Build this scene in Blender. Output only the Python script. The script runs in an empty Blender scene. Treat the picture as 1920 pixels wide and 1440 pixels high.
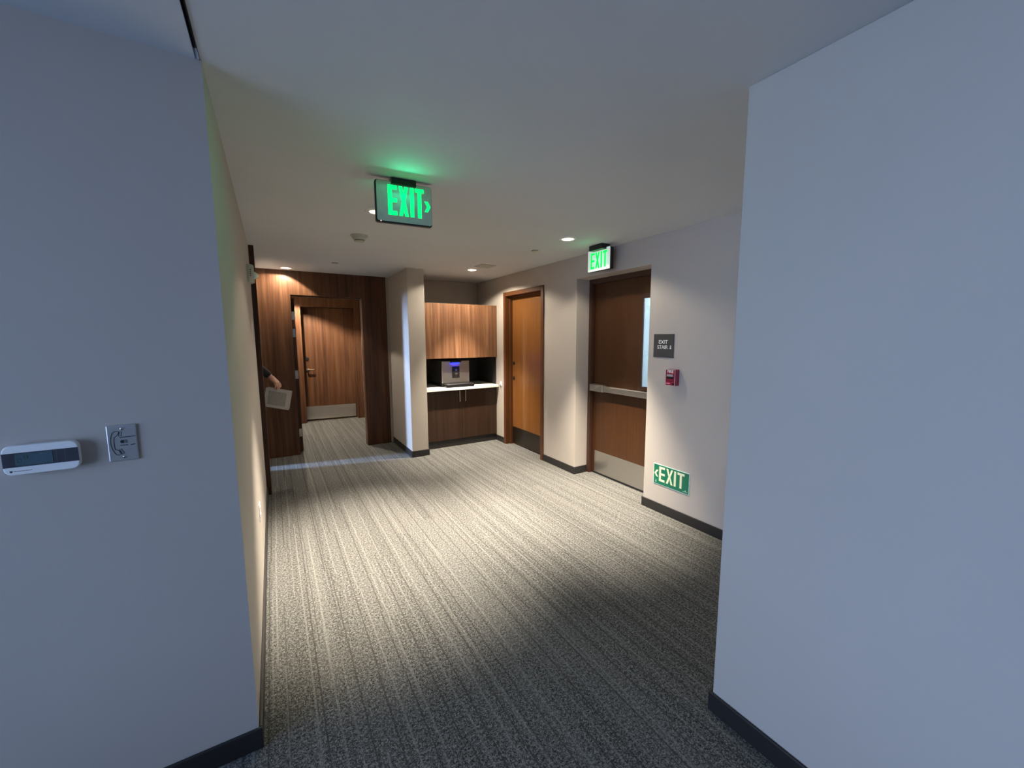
import bpy, bmesh, math, random
from mathutils import Matrix, Vector

random.seed(7)
S = bpy.context.scene
COL = S.collection
PI = math.pi

# ------------------------------------------------------------------ camera
CAM_H = 1.564
YAW, PITCH, ROLL = 0.5404, -0.1154, -0.0039
FOCAL_PX = 746.18
d = Vector((math.sin(YAW) * math.cos(PITCH), math.cos(YAW) * math.cos(PITCH), math.sin(PITCH)))
r0 = Vector((math.cos(YAW), -math.sin(YAW), 0))
u0 = r0.cross(d)
r = r0 * math.cos(ROLL) + u0 * math.sin(ROLL)
u = -r0 * math.sin(ROLL) + u0 * math.cos(ROLL)
cd = bpy.data.cameras.new('camera')
cd.sensor_width = 36
cd.lens = FOCAL_PX / 1920 * 36
cd.clip_start = 0.02
cam = bpy.data.objects.new('camera', cd)
COL.objects.link(cam)
cam.matrix_world = Matrix(((r.x, u.x, -d.x, 0), (r.y, u.y, -d.y, 0), (r.z, u.z, -d.z, CAM_H), (0, 0, 0, 1)))
S.camera = cam

# ------------------------------------------------------------------ world, daylight, exposure
W = bpy.data.worlds.new('sky')
S.world = W
W.use_nodes = True
bg = W.node_tree.nodes['Background']
SKY = (0.44, 0.60, 1.0)
SKY_STRENGTH = 10.6
bg.inputs[0].default_value = (*SKY, 1)
bg.inputs[1].default_value = SKY_STRENGTH

S.view_settings.view_transform = 'Standard'
S.view_settings.look = 'None'
S.view_settings.exposure = 0.0
S.view_settings.gamma = 1.0
S.view_settings.use_curve_mapping = False
S.cycles.max_bounces = 8
S.cycles.adaptive_threshold = 0.02

WARM = (1.0, 0.885, 0.71)
P_MAIN = 100.0         # recessed downlights of the corridor
P_WASH = 62.0          # small one close to the timber wall
P_VEST = 330.0          # vestibule


def area(name, loc, rot, sx, sy, power, color, portal=False):
    l = bpy.data.lights.new(name, 'AREA')
    l.shape = 'RECTANGLE'
    l.size, l.size_y = sx, sy
    l.energy = power
    l.color = color
    if portal:
        l.cycles.is_portal = True
    o = bpy.data.objects.new(name, l)
    COL.objects.link(o)
    o.location = loc
    o.rotation_euler = rot
    return o


# geometry of the place (metres; camera stands at x = y = 0)
H = 2.44
XR = 2.898      # long wall with the doors
XN = 1.498      # wall end close to the camera
XL = -0.135     # corridor's other wall
YN = 1.675      # wall face with the thermostat
YE = 0.866      # where the close wall ends
YW = 5.985      # timber wall
XC, XC2, YC = 1.502, 1.722, 5.058   # wall stub beside the cabinets
YB = 5.93       # back of the cabinet niche
ROOM_X, ROOM_Y = -3.1, -3.3
WIN = (-2.1, 1.38, 0.25, 2.37)     # window of the near room: y0, y1, z0, z1

# sky light enters the near room through its window; a narrow lamp added in the side room stands in for its daylight
area('window_portal', (ROOM_X - 0.09, (WIN[0] + WIN[1]) / 2, (WIN[2] + WIN[3]) / 2), (0, -PI / 2, 0),
     WIN[3] - WIN[2], WIN[1] - WIN[0], 1, (1, 1, 1), portal=True)
area('side_daylight_lamp', (-3.55, 6.256, 2.7), (0, -PI / 2, 0), 1.4, 0.10, 820, (0.40, 0.60, 1.0))

# ------------------------------------------------------------------ helpers
def tag(o, label=None, cat=None, group=None, kind=None):
    if label: o['label'] = label
    if cat: o['category'] = cat
    if group: o['group'] = group
    if kind: o['kind'] = kind
    return o


def bx(bm, x0, x1, y0, y1, z0, z1):
    vs = [bm.verts.new((x, y, z)) for x in (x0, x1) for y in (y0, y1) for z in (z0, z1)]
    for f in ((0, 1, 3, 2), (4, 6, 7, 5), (0, 4, 5, 1), (2, 3, 7, 6), (0, 2, 6, 4), (1, 5, 7, 3)):
        bm.faces.new([vs[i] for i in f])


def prism(bm, pts, z0, z1):
    """pts: closed outline in xy, extruded from z0 to z1"""
    a = [bm.verts.new((x, y, z0)) for x, y in pts]
    b = [bm.verts.new((x, y, z1)) for x, y in pts]
    n = len(pts)
    bm.faces.new(a[::-1])
    bm.faces.new(b)
    for i in range(n):
        bm.faces.new((a[i], a[(i + 1) % n], b[(i + 1) % n], b[i]))


def lathe(bm, prof, n=28, c=(0, 0), close=False):
    """prof: (radius, z) pairs"""
    rings = []
    for rad, z in prof:
        if rad < 1e-6:
            rings.append([bm.verts.new((c[0], c[1], z))])
        else:
            rings.append([bm.verts.new((c[0] + rad * math.cos(2 * PI * k / n), c[1] + rad * math.sin(2 * PI * k / n), z)) for k in range(n)])
    for a, b in zip(rings, rings[1:]):
        for k in range(n):
            k2 = (k + 1) % n
            if len(a) == 1 and len(b) == 1: continue
            if len(a) == 1: bm.faces.new((a[0], b[k2], b[k]))
            elif len(b) == 1: bm.faces.new((a[k], a[k2], b[0]))
            else: bm.faces.new((a[k], a[k2], b[k2], b[k]))


def tube(bm, p, q, r1, r2=None, n=12, caps=True):
    p, q = Vector(p), Vector(q)
    r2 = r1 if r2 is None else r2
    w = (q - p).normalized()
    a = w.orthogonal().normalized()
    b = w.cross(a)
    A = [bm.verts.new(p + (a * math.cos(t) + b * math.sin(t)) * r1) for t in [2 * PI * k / n for k in range(n)]]
    B = [bm.verts.new(q + (a * math.cos(t) + b * math.sin(t)) * r2) for t in [2 * PI * k / n for k in range(n)]]
    for k in range(n):
        bm.faces.new((A[k], A[(k + 1) % n], B[(k + 1) % n], B[k]))
    if caps:
        bm.faces.new(A[::-1])
        bm.faces.new(B)


def ball(bm, c, rad, n=16):
    bmesh.ops.create_uvsphere(bm, u_segments=n, v_segments=n // 2 + 2, radius=1,
                              matrix=Matrix.Translation(c) @ Matrix.Diagonal((*((rad,) * 3 if not hasattr(rad, '__len__') else rad), 1)))


def rrect(w, h, rad, seg=6, cx=0, cy=0):
    out = []
    for sx, sy, a0 in ((1, 1, 0), (-1, 1, 90), (-1, -1, 180), (1, -1, 270)):
        for k in range(seg + 1):
            a = math.radians(a0 + 90 * k / seg)
            out.append((cx + sx * (w / 2 - rad) + rad * math.cos(a), cy + sy * (h / 2 - rad) + rad * math.sin(a)))
    return out


def strip(bm, pts, w, z0, z1, closed=False):
    """flat ribbon of width w along a polyline in xy"""
    P = [Vector((*p, 0)) for p in pts]
    n = len(P)
    L, Rr = [], []
    for i in range(n):
        a = P[(i - 1) % n] if (closed or i > 0) else P[i]
        b = P[(i + 1) % n] if (closed or i < n - 1) else P[i]
        t = (b - a).normalized()
        nn = Vector((-t.y, t.x, 0)) * w / 2
        L.append(P[i] + nn); Rr.append(P[i] - nn)
    rng = range(n if closed else n - 1)
    vl = [[bm.verts.new((v.x, v.y, z)) for z in (z0, z1)] for v in L]
    vr = [[bm.verts.new((v.x, v.y, z)) for z in (z0, z1)] for v in Rr]
    for i in rng:
        j = (i + 1) % n
        bm.faces.new((vl[i][1], vr[i][1], vr[j][1], vl[j][1]))
        bm.faces.new((vl[i][0], vl[j][0], vr[j][0], vr[i][0]))
        bm.faces.new((vl[i][0], vl[i][1], vl[j][1], vl[j][0]))
        bm.faces.new((vr[i][0], vr[j][0], vr[j][1], vr[i][1]))


def obj(name, bm, mat, parent=None, bevel=0, seg=2, smooth=False, recalc=True):
    if recalc:
        bmesh.ops.recalc_face_normals(bm, faces=bm.faces)
    me = bpy.data.meshes.new(name)
    bm.to_mesh(me)
    bm.free()
    me.materials.append(mat)
    if smooth:
        for p in me.polygons: p.use_smooth = True
    o = bpy.data.objects.new(name, me)
    COL.objects.link(o)
    if parent is not None: o.parent = parent
    if bevel:
        m = o.modifiers.new('bevel', 'BEVEL')
        m.width = bevel; m.segments = seg; m.limit_method = 'ANGLE'; m.angle_limit = math.radians(50)
        m.harden_normals = False
    return o


def box(name, mat, b, parent=None, bevel=0, seg=2):
    bm = bmesh.new(); bx(bm, *b)
    return obj(name, bm, mat, parent, bevel, seg)


def empty(name, loc=(0, 0, 0), mat=None):
    o = bpy.data.objects.new(name, None)
    o.empty_display_size = 0.05
    COL.objects.link(o)
    if mat is not None: o.matrix_world = mat
    else: o.location = loc
    return o


def frame_mat(origin, xaxis, up=(0, 0, 1)):
    x = Vector(xaxis).normalized(); y = Vector(up).normalized(); z = x.cross(y)
    return Matrix(((x.x, y.x, z.x, origin[0]), (x.y, y.y, z.y, origin[1]), (x.z, y.z, z.z, origin[2]), (0, 0, 0, 1)))


def on_right_wall(y, z):   # local x runs towards the camera, y up, z out of the wall
    return frame_mat((XR, y, z), (0, -1, 0))


def slab(bm, a0, a1, b0, b1, t0, t1, holes, mapf):
    """rectangular slab a x b x t with rectangular holes; mapf(a, b, t) -> xyz"""
    A = sorted({a0, a1, *[v for h in holes for v in h[:2] if a0 < v < a1]})
    B = sorted({b0, b1, *[v for h in holes for v in h[2:] if b0 < v < b1]})
    solid = {}
    for i in range(len(A) - 1):
        for j in range(len(B) - 1):
            ca, cb = (A[i] + A[i + 1]) / 2, (B[j] + B[j + 1]) / 2
            solid[i, j] = not any(h[0] < ca < h[1] and h[2] < cb < h[3] for h in holes)
    V = {}
    def v(i, j, k):
        if (i, j, k) not in V:
            V[i, j, k] = bm.verts.new(mapf(A[i], B[j], (t0, t1)[k]))
        return V[i, j, k]
    for (i, j), s in solid.items():
        if not s: continue
        bm.faces.new((v(i, j, 0), v(i + 1, j, 0), v(i + 1, j + 1, 0), v(i, j + 1, 0)))
        bm.faces.new((v(i, j, 1), v(i, j + 1, 1), v(i + 1, j + 1, 1), v(i + 1, j, 1)))
        if not solid.get((i - 1, j)): bm.faces.new((v(i, j, 0), v(i, j + 1, 0), v(i, j + 1, 1), v(i, j, 1)))
        if not solid.get((i + 1, j)): bm.faces.new((v(i + 1, j, 0), v(i + 1, j, 1), v(i + 1, j + 1, 1), v(i + 1, j + 1, 0)))
        if not solid.get((i, j - 1)): bm.faces.new((v(i, j, 0), v(i, j, 1), v(i + 1, j, 1), v(i + 1, j, 0)))
        if not solid.get((i, j + 1)): bm.faces.new((v(i, j + 1, 0), v(i + 1, j + 1, 0), v(i + 1, j + 1, 1), v(i, j + 1, 1)))


def wall_y(bm, x0, x1, y0, y1, z0, z1, holes=()):      # wall running along x
    slab(bm, x0, x1, z0, z1, y0, y1, holes, lambda a, b, t: (a, t, b))


def wall_x(bm, x0, x1, y0, y1, z0, z1, holes=()):      # wall running along y
    slab(bm, y0, y1, z0, z1, x0, x1, holes, lambda a, b, t: (t, a, b))


def text_mesh(bm, s, size, x, y, z, align='LEFT', sx=1.0, bold=.0007):
    c = bpy.data.curves.new('lettering', 'FONT')
    c.body = s; c.size = size; c.align_x = align
    c.extrude = 0.0004
    c.offset = bold
    c.resolution_u = 3
    o = bpy.data.objects.new('lettering', c)
    COL.objects.link(o)
    me = bpy.data.meshes.new_from_object(o)
    bpy.data.objects.remove(o)
    bpy.data.curves.remove(c)
    me.transform(Matrix.Translation((x, y, z)) @ Matrix.Diagonal((sx, 1, 1, 1)))
    bm.from_mesh(me)
    bpy.data.meshes.remove(me)


def letter(ch, x, y, w, h, s, notch=.12):
    """list of polygons for the block letters of an exit sign (lower-left corner x, y)"""
    q = lambda a, b, c, e: [(x + a, y + b), (x + c, y + b), (x + c, y + e), (x + a, y + e)]
    if ch == 'E':
        m = h / 2 - s / 2
        return [[(x, y), (x + w, y), (x + w, y + s), (x + s, y + s), (x + s, y + m), (x + w, y + m), (x + w, y + m + s),
                 (x + s, y + m + s), (x + s, y + h - s), (x + w, y + h - s), (x + w, y + h), (x, y + h)]]
    if ch == 'I': return [q((w - s) / 2, 0, (w + s) / 2, h)]
    if ch == 'T':
        a, b = (w - s) / 2, (w + s) / 2
        return [[(x + a, y), (x + b, y), (x + b, y + h - s), (x + w, y + h - s), (x + w, y + h), (x, y + h), (x, y + h - s), (x + a, y + h - s)]]
    if ch == 'X':
        g = s * 1.02
        c = w / 2; m = h / 2
        return [[(x, y), (x + g, y), (x + c, y + m - h * notch), (x + w - g, y), (x + w, y), (x + c + g * .52, y + m),
                 (x + w, y + h), (x + w - g, y + h), (x + c, y + m + h * notch), (x + g, y + h), (x, y + h), (x + c - g * .52, y + m)]]
    if ch == '>':
        return [[(x, y), (x + s * 1.3, y), (x + w, y + h / 2), (x + s * 1.3, y + h), (x, y + h), (x + w - s * 1.3, y + h / 2)]]
    if ch == '<':
        return [[(x + w, y), (x + w - s * 1.3, y), (x, y + h / 2), (x + w - s * 1.3, y + h), (x + w, y + h), (x + s * 1.3, y + h / 2)]]


def letters(name, mat, parent, specs, z0, z1, notch=.12):
    """each character is its own part"""
    for ch, x, y, w, h, s in specs:
        bm = bmesh.new()
        for poly in letter(ch, x, y, w, h, s, notch): prism(bm, poly, z0, z1)
        obj(name if ch in 'EXIT' else 'chevron', bm, mat, parent)


# ------------------------------------------------------------------ materials
def nt(name):
    m = bpy.data.materials.new(name)
    m.use_nodes = True
    t = m.node_tree
    return m, t, t.nodes['Principled BSDF']


def N(t, typ, **kw):
    n = t.nodes.new(typ)
    for k, v in kw.items(): setattr(n, k, v)
    return n


def math_n(t, op, a, b=None, clamp=False):
    n = t.nodes.new('ShaderNodeMath'); n.operation = op; n.use_clamp = clamp
    for i, v in enumerate((a, b)):
        if v is None: continue
        if isinstance(v, (int, float)): n.inputs[i].default_value = v
        else: t.links.new(v, n.inputs[i])
    return n.outputs[0]


def pos(t):
    return N(t, 'ShaderNodeNewGeometry').outputs['Position']


def noise(t, vec, scale, detail=3, rough=.5, dist=0.0):
    n = N(t, 'ShaderNodeTexNoise'); n.inputs['Scale'].default_value = scale
    n.inputs['Detail'].default_value = detail; n.inputs['Roughness'].default_value = rough
    n.inputs['Distortion'].default_value = dist
    t.links.new(vec, n.inputs['Vector'])
    return n.outputs['Fac']


def ramp(t, fac, stops):
    n = N(t, 'ShaderNodeValToRGB')
    e = n.color_ramp.elements
    while len(e) < len(stops): e.new(0.5)
    for k, (p, c) in enumerate(stops):
        e[k].position = p; e[k].color = (*c, 1)
    t.links.new(fac, n.inputs[0])
    return n.outputs[0]


def bump(t, b, h, strength, dist=0.002):
    n = N(t, 'ShaderNodeBump'); n.inputs['Strength'].default_value = strength; n.inputs['Distance'].default_value = dist
    t.links.new(h, n.inputs['Height'])
    t.links.new(n.outputs[0], b.inputs['Normal'])


def plain(name, c, rough=.5, metal=0.0, spec=.5, var=0.06, vs=30.0, emit=None, es=0.0, bumps=0.0):
    m, t, b = nt(name)
    p = pos(t)
    f = noise(t, p, vs, 3)
    lo = tuple(max(0, v * (1 - var)) for v in c); hi = tuple(min(1, v * (1 + var)) for v in c)
    t.links.new(ramp(t, f, [(0.3, lo), (0.7, hi)]), b.inputs['Base Color'])
    b.inputs['Roughness'].default_value = rough
    b.inputs['Metallic'].default_value = metal
    b.inputs['Specular IOR Level'].default_value = spec
    if emit:
        b.inputs['Emission Color'].default_value = (*emit, 1)
        b.inputs['Emission Strength'].default_value = es
    if bumps: bump(t, b, noise(t, p, vs * 8, 2), bumps)
    return m


def paint(name, c, rough=.6, spec=.35):
    m, t, b = nt(name)
    p = pos(t)
    f = noise(t, p, 1.3, 4)
    t.links.new(ramp(t, f, [(0.25, tuple(v * .97 for v in c)), (0.75, tuple(v * 1.03 for v in c))]), b.inputs['Base Color'])
    b.inputs['Roughness'].default_value = rough
    b.inputs['Specular IOR Level'].default_value = spec
    bump(t, b, noise(t, p, 260, 3), 0.08, 0.001)
    return m


def wood(name, dark, mid, light, horiz='xy', rough=.42, grain=1.0, spec=.4):
    """vertical grain veneer"""
    m, t, b = nt(name)
    p = pos(t)
    mp = N(t, 'ShaderNodeMapping'); mp.inputs['Scale'].default_value = (1, 1, .035)
    t.links.new(p, mp.inputs['Vector'])
    f1 = noise(t, mp.outputs[0], 26 * grain, 5, .6, .25)
    mp2 = N(t, 'ShaderNodeMapping'); mp2.inputs['Scale'].default_value = (1, 1, .012)
    t.links.new(p, mp2.inputs['Vector'])
    f2 = noise(t, mp2.outputs[0], 190 * grain, 3, .7)
    f3 = noise(t, mp.outputs[0], 7 * grain, 3, .5, .4)
    s = math_n(t, 'ADD', math_n(t, 'MULTIPLY', f1, .5), math_n(t, 'MULTIPLY', f2, .28))
    s = math_n(t, 'ADD', s, math_n(t, 'MULTIPLY', f3, .22))
    t.links.new(ramp(t, s, [(0.34, dark), (0.5, mid), (0.66, light)]), b.inputs['Base Color'])
    b.inputs['Roughness'].default_value = rough
    b.inputs['Specular IOR Level'].default_value = spec
    bump(t, b, f2, 0.08, 0.0006)
    return m


def brushed(name, c, rough=.3, horizontal=True):
    m, t, b = nt(name)
    p = pos(t)
    mp = N(t, 'ShaderNodeMapping')
    mp.inputs['Scale'].default_value = (3, 3, 220) if horizontal else (220, 220, 3)
    t.links.new(p, mp.inputs['Vector'])
    f = noise(t, mp.outputs[0], 3, 3)
    t.links.new(ramp(t, f, [(0.2, tuple(v * .9 for v in c)), (0.8, tuple(min(1, v * 1.08) for v in c))]), b.inputs['Base Color'])
    b.inputs['Metallic'].default_value = 1.0
    rr = math_n(t, 'ADD', math_n(t, 'MULTIPLY', f, .10), rough - .05)
    t.links.new(rr, b.inputs['Roughness'])
    return m


def carpet(name):
    m, t, b = nt(name)
    p = pos(t)
    sep = N(t, 'ShaderNodeSeparateXYZ'); t.links.new(p, sep.inputs[0])
    # slightly wavering stripes running along the corridor
    wob = math_n(t, 'MULTIPLY', math_n(t, 'SUBTRACT', noise(t, p, 60, 2), .5), .006)
    x = math_n(t, 'ADD', sep.outputs[0], wob)
    def cells(pitch, run, seed):
        u_ = math_n(t, 'ADD', math_n(t, 'DIVIDE', x, pitch), seed)
        i = math_n(t, 'FLOOR', u_)
        fr = math_n(t, 'FRACT', u_)
        wn = N(t, 'ShaderNodeTexWhiteNoise', noise_dimensions='1D'); t.links.new(i, wn.inputs['W'])
        j = math_n(t, 'FLOOR', math_n(t, 'ADD', math_n(t, 'DIVIDE', sep.outputs[1], run), math_n(t, 'MULTIPLY', wn.outputs[0], 9)))
        cx = N(t, 'ShaderNodeCombineXYZ'); t.links.new(i, cx.inputs[0]); t.links.new(j, cx.inputs[1]); cx.inputs[2].default_value = seed
        w2 = N(t, 'ShaderNodeTexWhiteNoise', noise_dimensions='3D'); t.links.new(cx.outputs[0], w2.inputs['Vector'])
        sc = N(t, 'ShaderNodeSeparateColor'); t.links.new(w2.outputs['Color'], sc.inputs[0])
        return fr, sc.outputs[0], sc.outputs[1]
    def lines(pitch, run, half, seed, prob):
        # one thin yarn line per cell, pushed sideways a little from run to run
        fr, ra, rb = cells(pitch, run, seed)
        c_ = math_n(t, 'ADD', .5, math_n(t, 'MULTIPLY', math_n(t, 'SUBTRACT', ra, .5), .42))
        near = math_n(t, 'ABSOLUTE', math_n(t, 'SUBTRACT', fr, c_))
        prof = math_n(t, 'SUBTRACT', 1.0, math_n(t, 'DIVIDE', near, half / pitch), clamp=True)
        return math_n(t, 'MULTIPLY', math_n(t, 'LESS_THAN', rb, prob), math_n(t, 'POWER', prof, .6))
    lightm = lines(0.108, 1.35, .0056, 0.0, .86)
    lightm = math_n(t, 'MAXIMUM', lightm, math_n(t, 'MULTIPLY', lines(0.151, 1.0, .0042, 11.3, .5), .8))
    darkm = lines(0.108, 1.6, .0045, 5.47, .88)
    darkm = math_n(t, 'MAXIMUM', darkm, math_n(t, 'MULTIPLY', lines(0.137, 1.2, .0036, 21.7, .5), .8))
    _f, r2, _g = cells(0.094, 1.9, 3.0)      # broad tonal bands
    h1 = noise(t, p, 190, 2, .6)
    h2 = noise(t, p, 78, 3, .7)
    brk = math_n(t, 'MULTIPLY', math_n(t, 'SUBTRACT', noise(t, p, 75, 3, .7), .28), 2.3, clamp=True)      # yarn lines are ragged
    brk = math_n(t, 'ADD', math_n(t, 'MULTIPLY', brk, .45), .55)
    lightm = math_n(t, 'MULTIPLY', lightm, brk)
    darkm = math_n(t, 'MULTIPLY', darkm, brk)
    hv = math_n(t, 'ADD', math_n(t, 'MULTIPLY', h1, .55), math_n(t, 'MULTIPLY', h2, .45))
    base = ramp(t, hv, [(0.40, (.017, .0168, .0165)), (0.5, (.084, .0825, .0795)), (0.60, (.24, .236, .227))])
    def mix(fac, a, c):
        n = N(t, 'ShaderNodeMix', data_type='RGBA')
        if isinstance(fac, (int, float)): n.inputs[0].default_value = fac
        else: t.links.new(fac, n.inputs[0])
        for i, v in ((6, a), (7, c)):
            if isinstance(v, tuple): n.inputs[i].default_value = (*v, 1)
            else: t.links.new(v, n.inputs[i])
        return n.outputs[2]
    c = mix(math_n(t, 'MULTIPLY', math_n(t, 'SUBTRACT', r2, .5), .22, clamp=True), base, (.24, .235, .225))
    c = mix(math_n(t, 'MULTIPLY', math_n(t, 'SUBTRACT', .5, r2), .22, clamp=True), c, (.06, .057, .054))
    c = mix(math_n(t, 'MULTIPLY', lightm, .44), c, (.265, .26, .248))
    c = mix(math_n(t, 'MULTIPLY', darkm, 1.0), c, (.04, .037, .034))
    t.links.new(c, b.inputs['Base Color'])
    b.inputs['Roughness'].default_value = .95
    b.inputs['Specular IOR Level'].default_value = .1
    bump(t, b, hv, .5, .004)
    return m


M = {}
M['paint'] = paint('greige_wall_paint', (.485, .437, .392))
M['ceil'] = paint('ceiling_paint', (.66, .685, .71), .8, .2)
M['carpet'] = carpet('striped_carpet')
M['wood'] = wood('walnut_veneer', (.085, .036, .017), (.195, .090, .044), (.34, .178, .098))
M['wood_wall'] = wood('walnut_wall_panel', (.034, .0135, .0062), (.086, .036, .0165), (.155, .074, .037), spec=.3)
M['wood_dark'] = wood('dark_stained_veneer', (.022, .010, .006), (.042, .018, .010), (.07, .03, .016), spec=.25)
M['door'] = wood('amber_stained_door', (.150, .056, .014), (.185, .072, .018), (.215, .087, .023), rough=.36, grain=1.6, spec=.4)
M['frame'] = plain('brown_frame_paint', (.105, .038, .012), .38, spec=.45)
M['frame_dark'] = plain('dark_brown_frame_paint', (.05, .02, .010), .42)
M['base'] = plain('charcoal_rubber_base', (.018, .016, .016), .45)
M['black'] = plain('black_plastic', (.010, .010, .011), .35)
M['dark'] = plain('dark_void', (.01, .01, .01), .8)
M['steel'] = brushed('brushed_stainless', (.52, .50, .47), .40)
M['steel_v'] = brushed('brushed_stainless_front', (.50, .49, .48), .38, False)
M['steel_dark'] = brushed('dark_bronze_plate', (.10, .085, .07), .42)
M['chrome'] = plain('satin_nickel', (.62, .58, .52), .22, 1.0, var=.02)
M['brass'] = plain('satin_brass', (.60, .48, .34), .25, 1.0, var=.02)
M['white'] = plain('white_plastic', (.85, .85, .84), .4, var=.02)
M['cream'] = plain('cream_device_plastic', (.50, .50, .44), .45, var=.03)
M['counter'] = plain('white_solid_surface', (.82, .81, .78), .3, var=.03, vs=80)
M['shade_panel'] = plain('niche_shade_paint', (.020, .019, .018), .45)  # near-black tone stands in for shade inside the cabinet niche
M['glass_lens'] = plain('lamp_lens', (.9, .88, .8), .3, emit=(1, .88, .66), es=60.0)
M['lens_dim'] = plain('strobe_lens', (.85, .85, .8), .15)
M['refl'] = plain('lamp_reflector', (.75, .73, .68), .25, .6)
M['green_led'] = plain('green_letter_glow', (.0, .03, .01), .5, emit=(0.0, 1.0, .14), es=2.0)
M['green_led2'] = plain('green_letter_glow_small', (.0, .03, .01), .5, emit=(0.0, 1.0, .10), es=1.7)
M['mirror_panel'] = plain('grey_sign_panel', (.62, .70, .68), .18, .9)
M['sign_white'] = plain('white_sign_face', (.78, .79, .77), .4, var=.02, emit=(.9, 1.0, .93), es=.38)  # faint glow put in to stand for downlight spill on the face
M['sign_green'] = plain('green_sign_film', (.0, .165, .085), .4, var=.05)
M['lumi'] = plain('luminescent_cream', (.78, .82, .58), .5, var=.03)
M['sign_rim'] = plain('pale_sign_border', (.55, .72, .64), .4, var=.03)
M['sign_grey'] = plain('charcoal_sign_plate', (.055, .053, .052), .5, var=.08, vs=200)
M['red'] = plain('red_alarm_housing', (.33, .008, .045), .35, var=.05)
M['red_dark'] = plain('dark_red_recess', (.05, .004, .01), .4)
M['lcd'] = plain('lcd_screen', (.075, .125, .15), .2)
M['tband'] = plain('smoked_band', (.055, .06, .075), .3)
M['ink'] = plain('grey_print', (.14, .15, .17), .5)
M['engrave'] = plain('engraved_line', (.035, .04, .045), .5)
M['plate'] = plain('satin_steel_plate', (.50, .50, .50), .35, .55, var=.03)
M['blue_led'] = plain('blue_indicator', (.02, .02, .6), .3, emit=(.001, .004, 1.0), es=70.0)
M['skin'] = plain('skin', (.52, .29, .21), .5, var=.08)
M['cloth'] = plain('black_cloth', (.010, .010, .011), .9, vs=200, bumps=.2)
M['hair'] = plain('dark_hair', (.025, .017, .012), .6, vs=120)
M['paper'] = plain('printed_paper', (.44, .42, .41), .8, var=.06, vs=60)
M['print'] = plain('grey_printing', (.29, .275, .27), .8, var=.12, vs=90)
M['brick'] = plain('white_painted_brick', (.70, .72, .72), .6, var=.08, vs=12, bumps=.2)
M['mortar'] = plain('grey_mortar', (.34, .36, .38), .9)
M['alu'] = plain('window_frame_metal', (.25, .26, .27), .4, .6)

m, t, b = nt('clear_pane')
t.nodes.remove(b)
gl = N(t, 'ShaderNodeBsdfGlossy'); gl.inputs['Roughness'].default_value = .02
tr = N(t, 'ShaderNodeBsdfTransparent'); tr.inputs[0].default_value = (.93, .96, .96, 1)
fr = N(t, 'ShaderNodeFresnel'); fr.inputs[0].default_value = 1.45
mx = N(t, 'ShaderNodeMixShader')
t.links.new(fr.outputs[0], mx.inputs[0]); t.links.new(tr.outputs[0], mx.inputs[1]); t.links.new(gl.outputs[0], mx.inputs[2])
t.links.new(mx.outputs[0], t.nodes['Material Output'].inputs[0])
M['pane'] = m

# ------------------------------------------------------------------ room shell
def struct(o, label, cat):
    return tag(o, label, cat, kind='structure')


struct(box('floor', M['carpet'], (-6.2, 4.8, ROOM_Y - .2, 9.2, -.12, 0)),
       'grey carpet with fine light and dark stripes along the corridor', 'floor')

# recessed downlights: x, y
CANS = [(2.327, 2.896), (0.685, 2.965), (2.28, 4.795), (0.215, 5.80), (0.34, 7.72)]
hs = .05
ceil_holes = [(x - hs, x + hs, y - hs, y + hs) for x, y in CANS]
bm = bmesh.new()
slab(bm, -.138, 3.32, ROOM_Y - .2, 9.2, H, H + .16, ceil_holes, lambda a, b_, t_: (a, b_, t_))
struct(obj('ceiling', bm, M['ceil']), 'smooth painted ceiling over the corridor', 'ceiling')
bm = bmesh.new()
bx(bm, ROOM_X - .2, -.150, ROOM_Y - .2, YN + .14, H, H + .16)
struct(obj('ceiling', bm, M['ceil']), 'painted ceiling beyond the dark joint above the thermostat wall', 'ceiling')
bm = bmesh.new()   # dark reveal channel between the two ceilings
bx(bm, -.1500, -.1485, ROOM_Y, YN, H - .001, H + .03)
bx(bm, -.1395, -.1380, ROOM_Y, YN, H - .0025, H + .03)
bx(bm, -.1500, -.1380, ROOM_Y, YN, H + .03, H + .035)
struct(obj('trim_1', bm, M['base']), 'thin dark reveal joint running across the ceiling to the wall corner', 'trim')

# wall with the thermostat, and the corridor wall that starts at its corner
bm = bmesh.new(); bx(bm, ROOM_X - .2, XL, YN, YN + .14, 0, H)
struct(obj('wall_near_left', bm, M['paint']), 'painted wall carrying the thermostat and the phone jack', 'wall')
DOOR4 = (4.78, 5.665, 2.13)
bm = bmesh.new()
wall_x(bm, XL - .14, XL, YN + .14, 6.13, 0, H, [(DOOR4[0], DOOR4[1], -1, DOOR4[2])])
struct(obj('wall_left', bm, M['paint']), 'corridor wall seen edge-on, carrying the alarm strobe', 'wall')

# wall end close to the camera, with its return towards the exit recess
bm = bmesh.new()
prism(bm, [(XN, ROOM_Y), (XN, YE), (XR + .002, YE), (XR + .002, YE - .12), (XN + .14, YE - .12), (XN + .14, ROOM_Y)], 0, H)
struct(obj('wall_near_right', bm, M['paint'], bevel=.004), 'broad blank wall end closest to the camera', 'wall')

# long wall with the two doors
EX = (2.445, 3.443, 2.20)
DA = (4.105, 4.995, 2.155)
bm = bmesh.new()
wall_x(bm, XR, XR + .22, YE - .12, YB + .2, 0, H, [(EX[0], EX[1], -1, EX[2]), (DA[0], DA[1], -1, DA[2])])
wall_x(bm, XR + .22, XR + .38, YE - .12, YB + .2, 0, H, [(EX[0], EX[1], -1, EX[2])])
struct(obj('wall_right', bm, M['paint'], bevel=.002), 'long painted wall with the amber door and the recessed exit door', 'wall')

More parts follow.
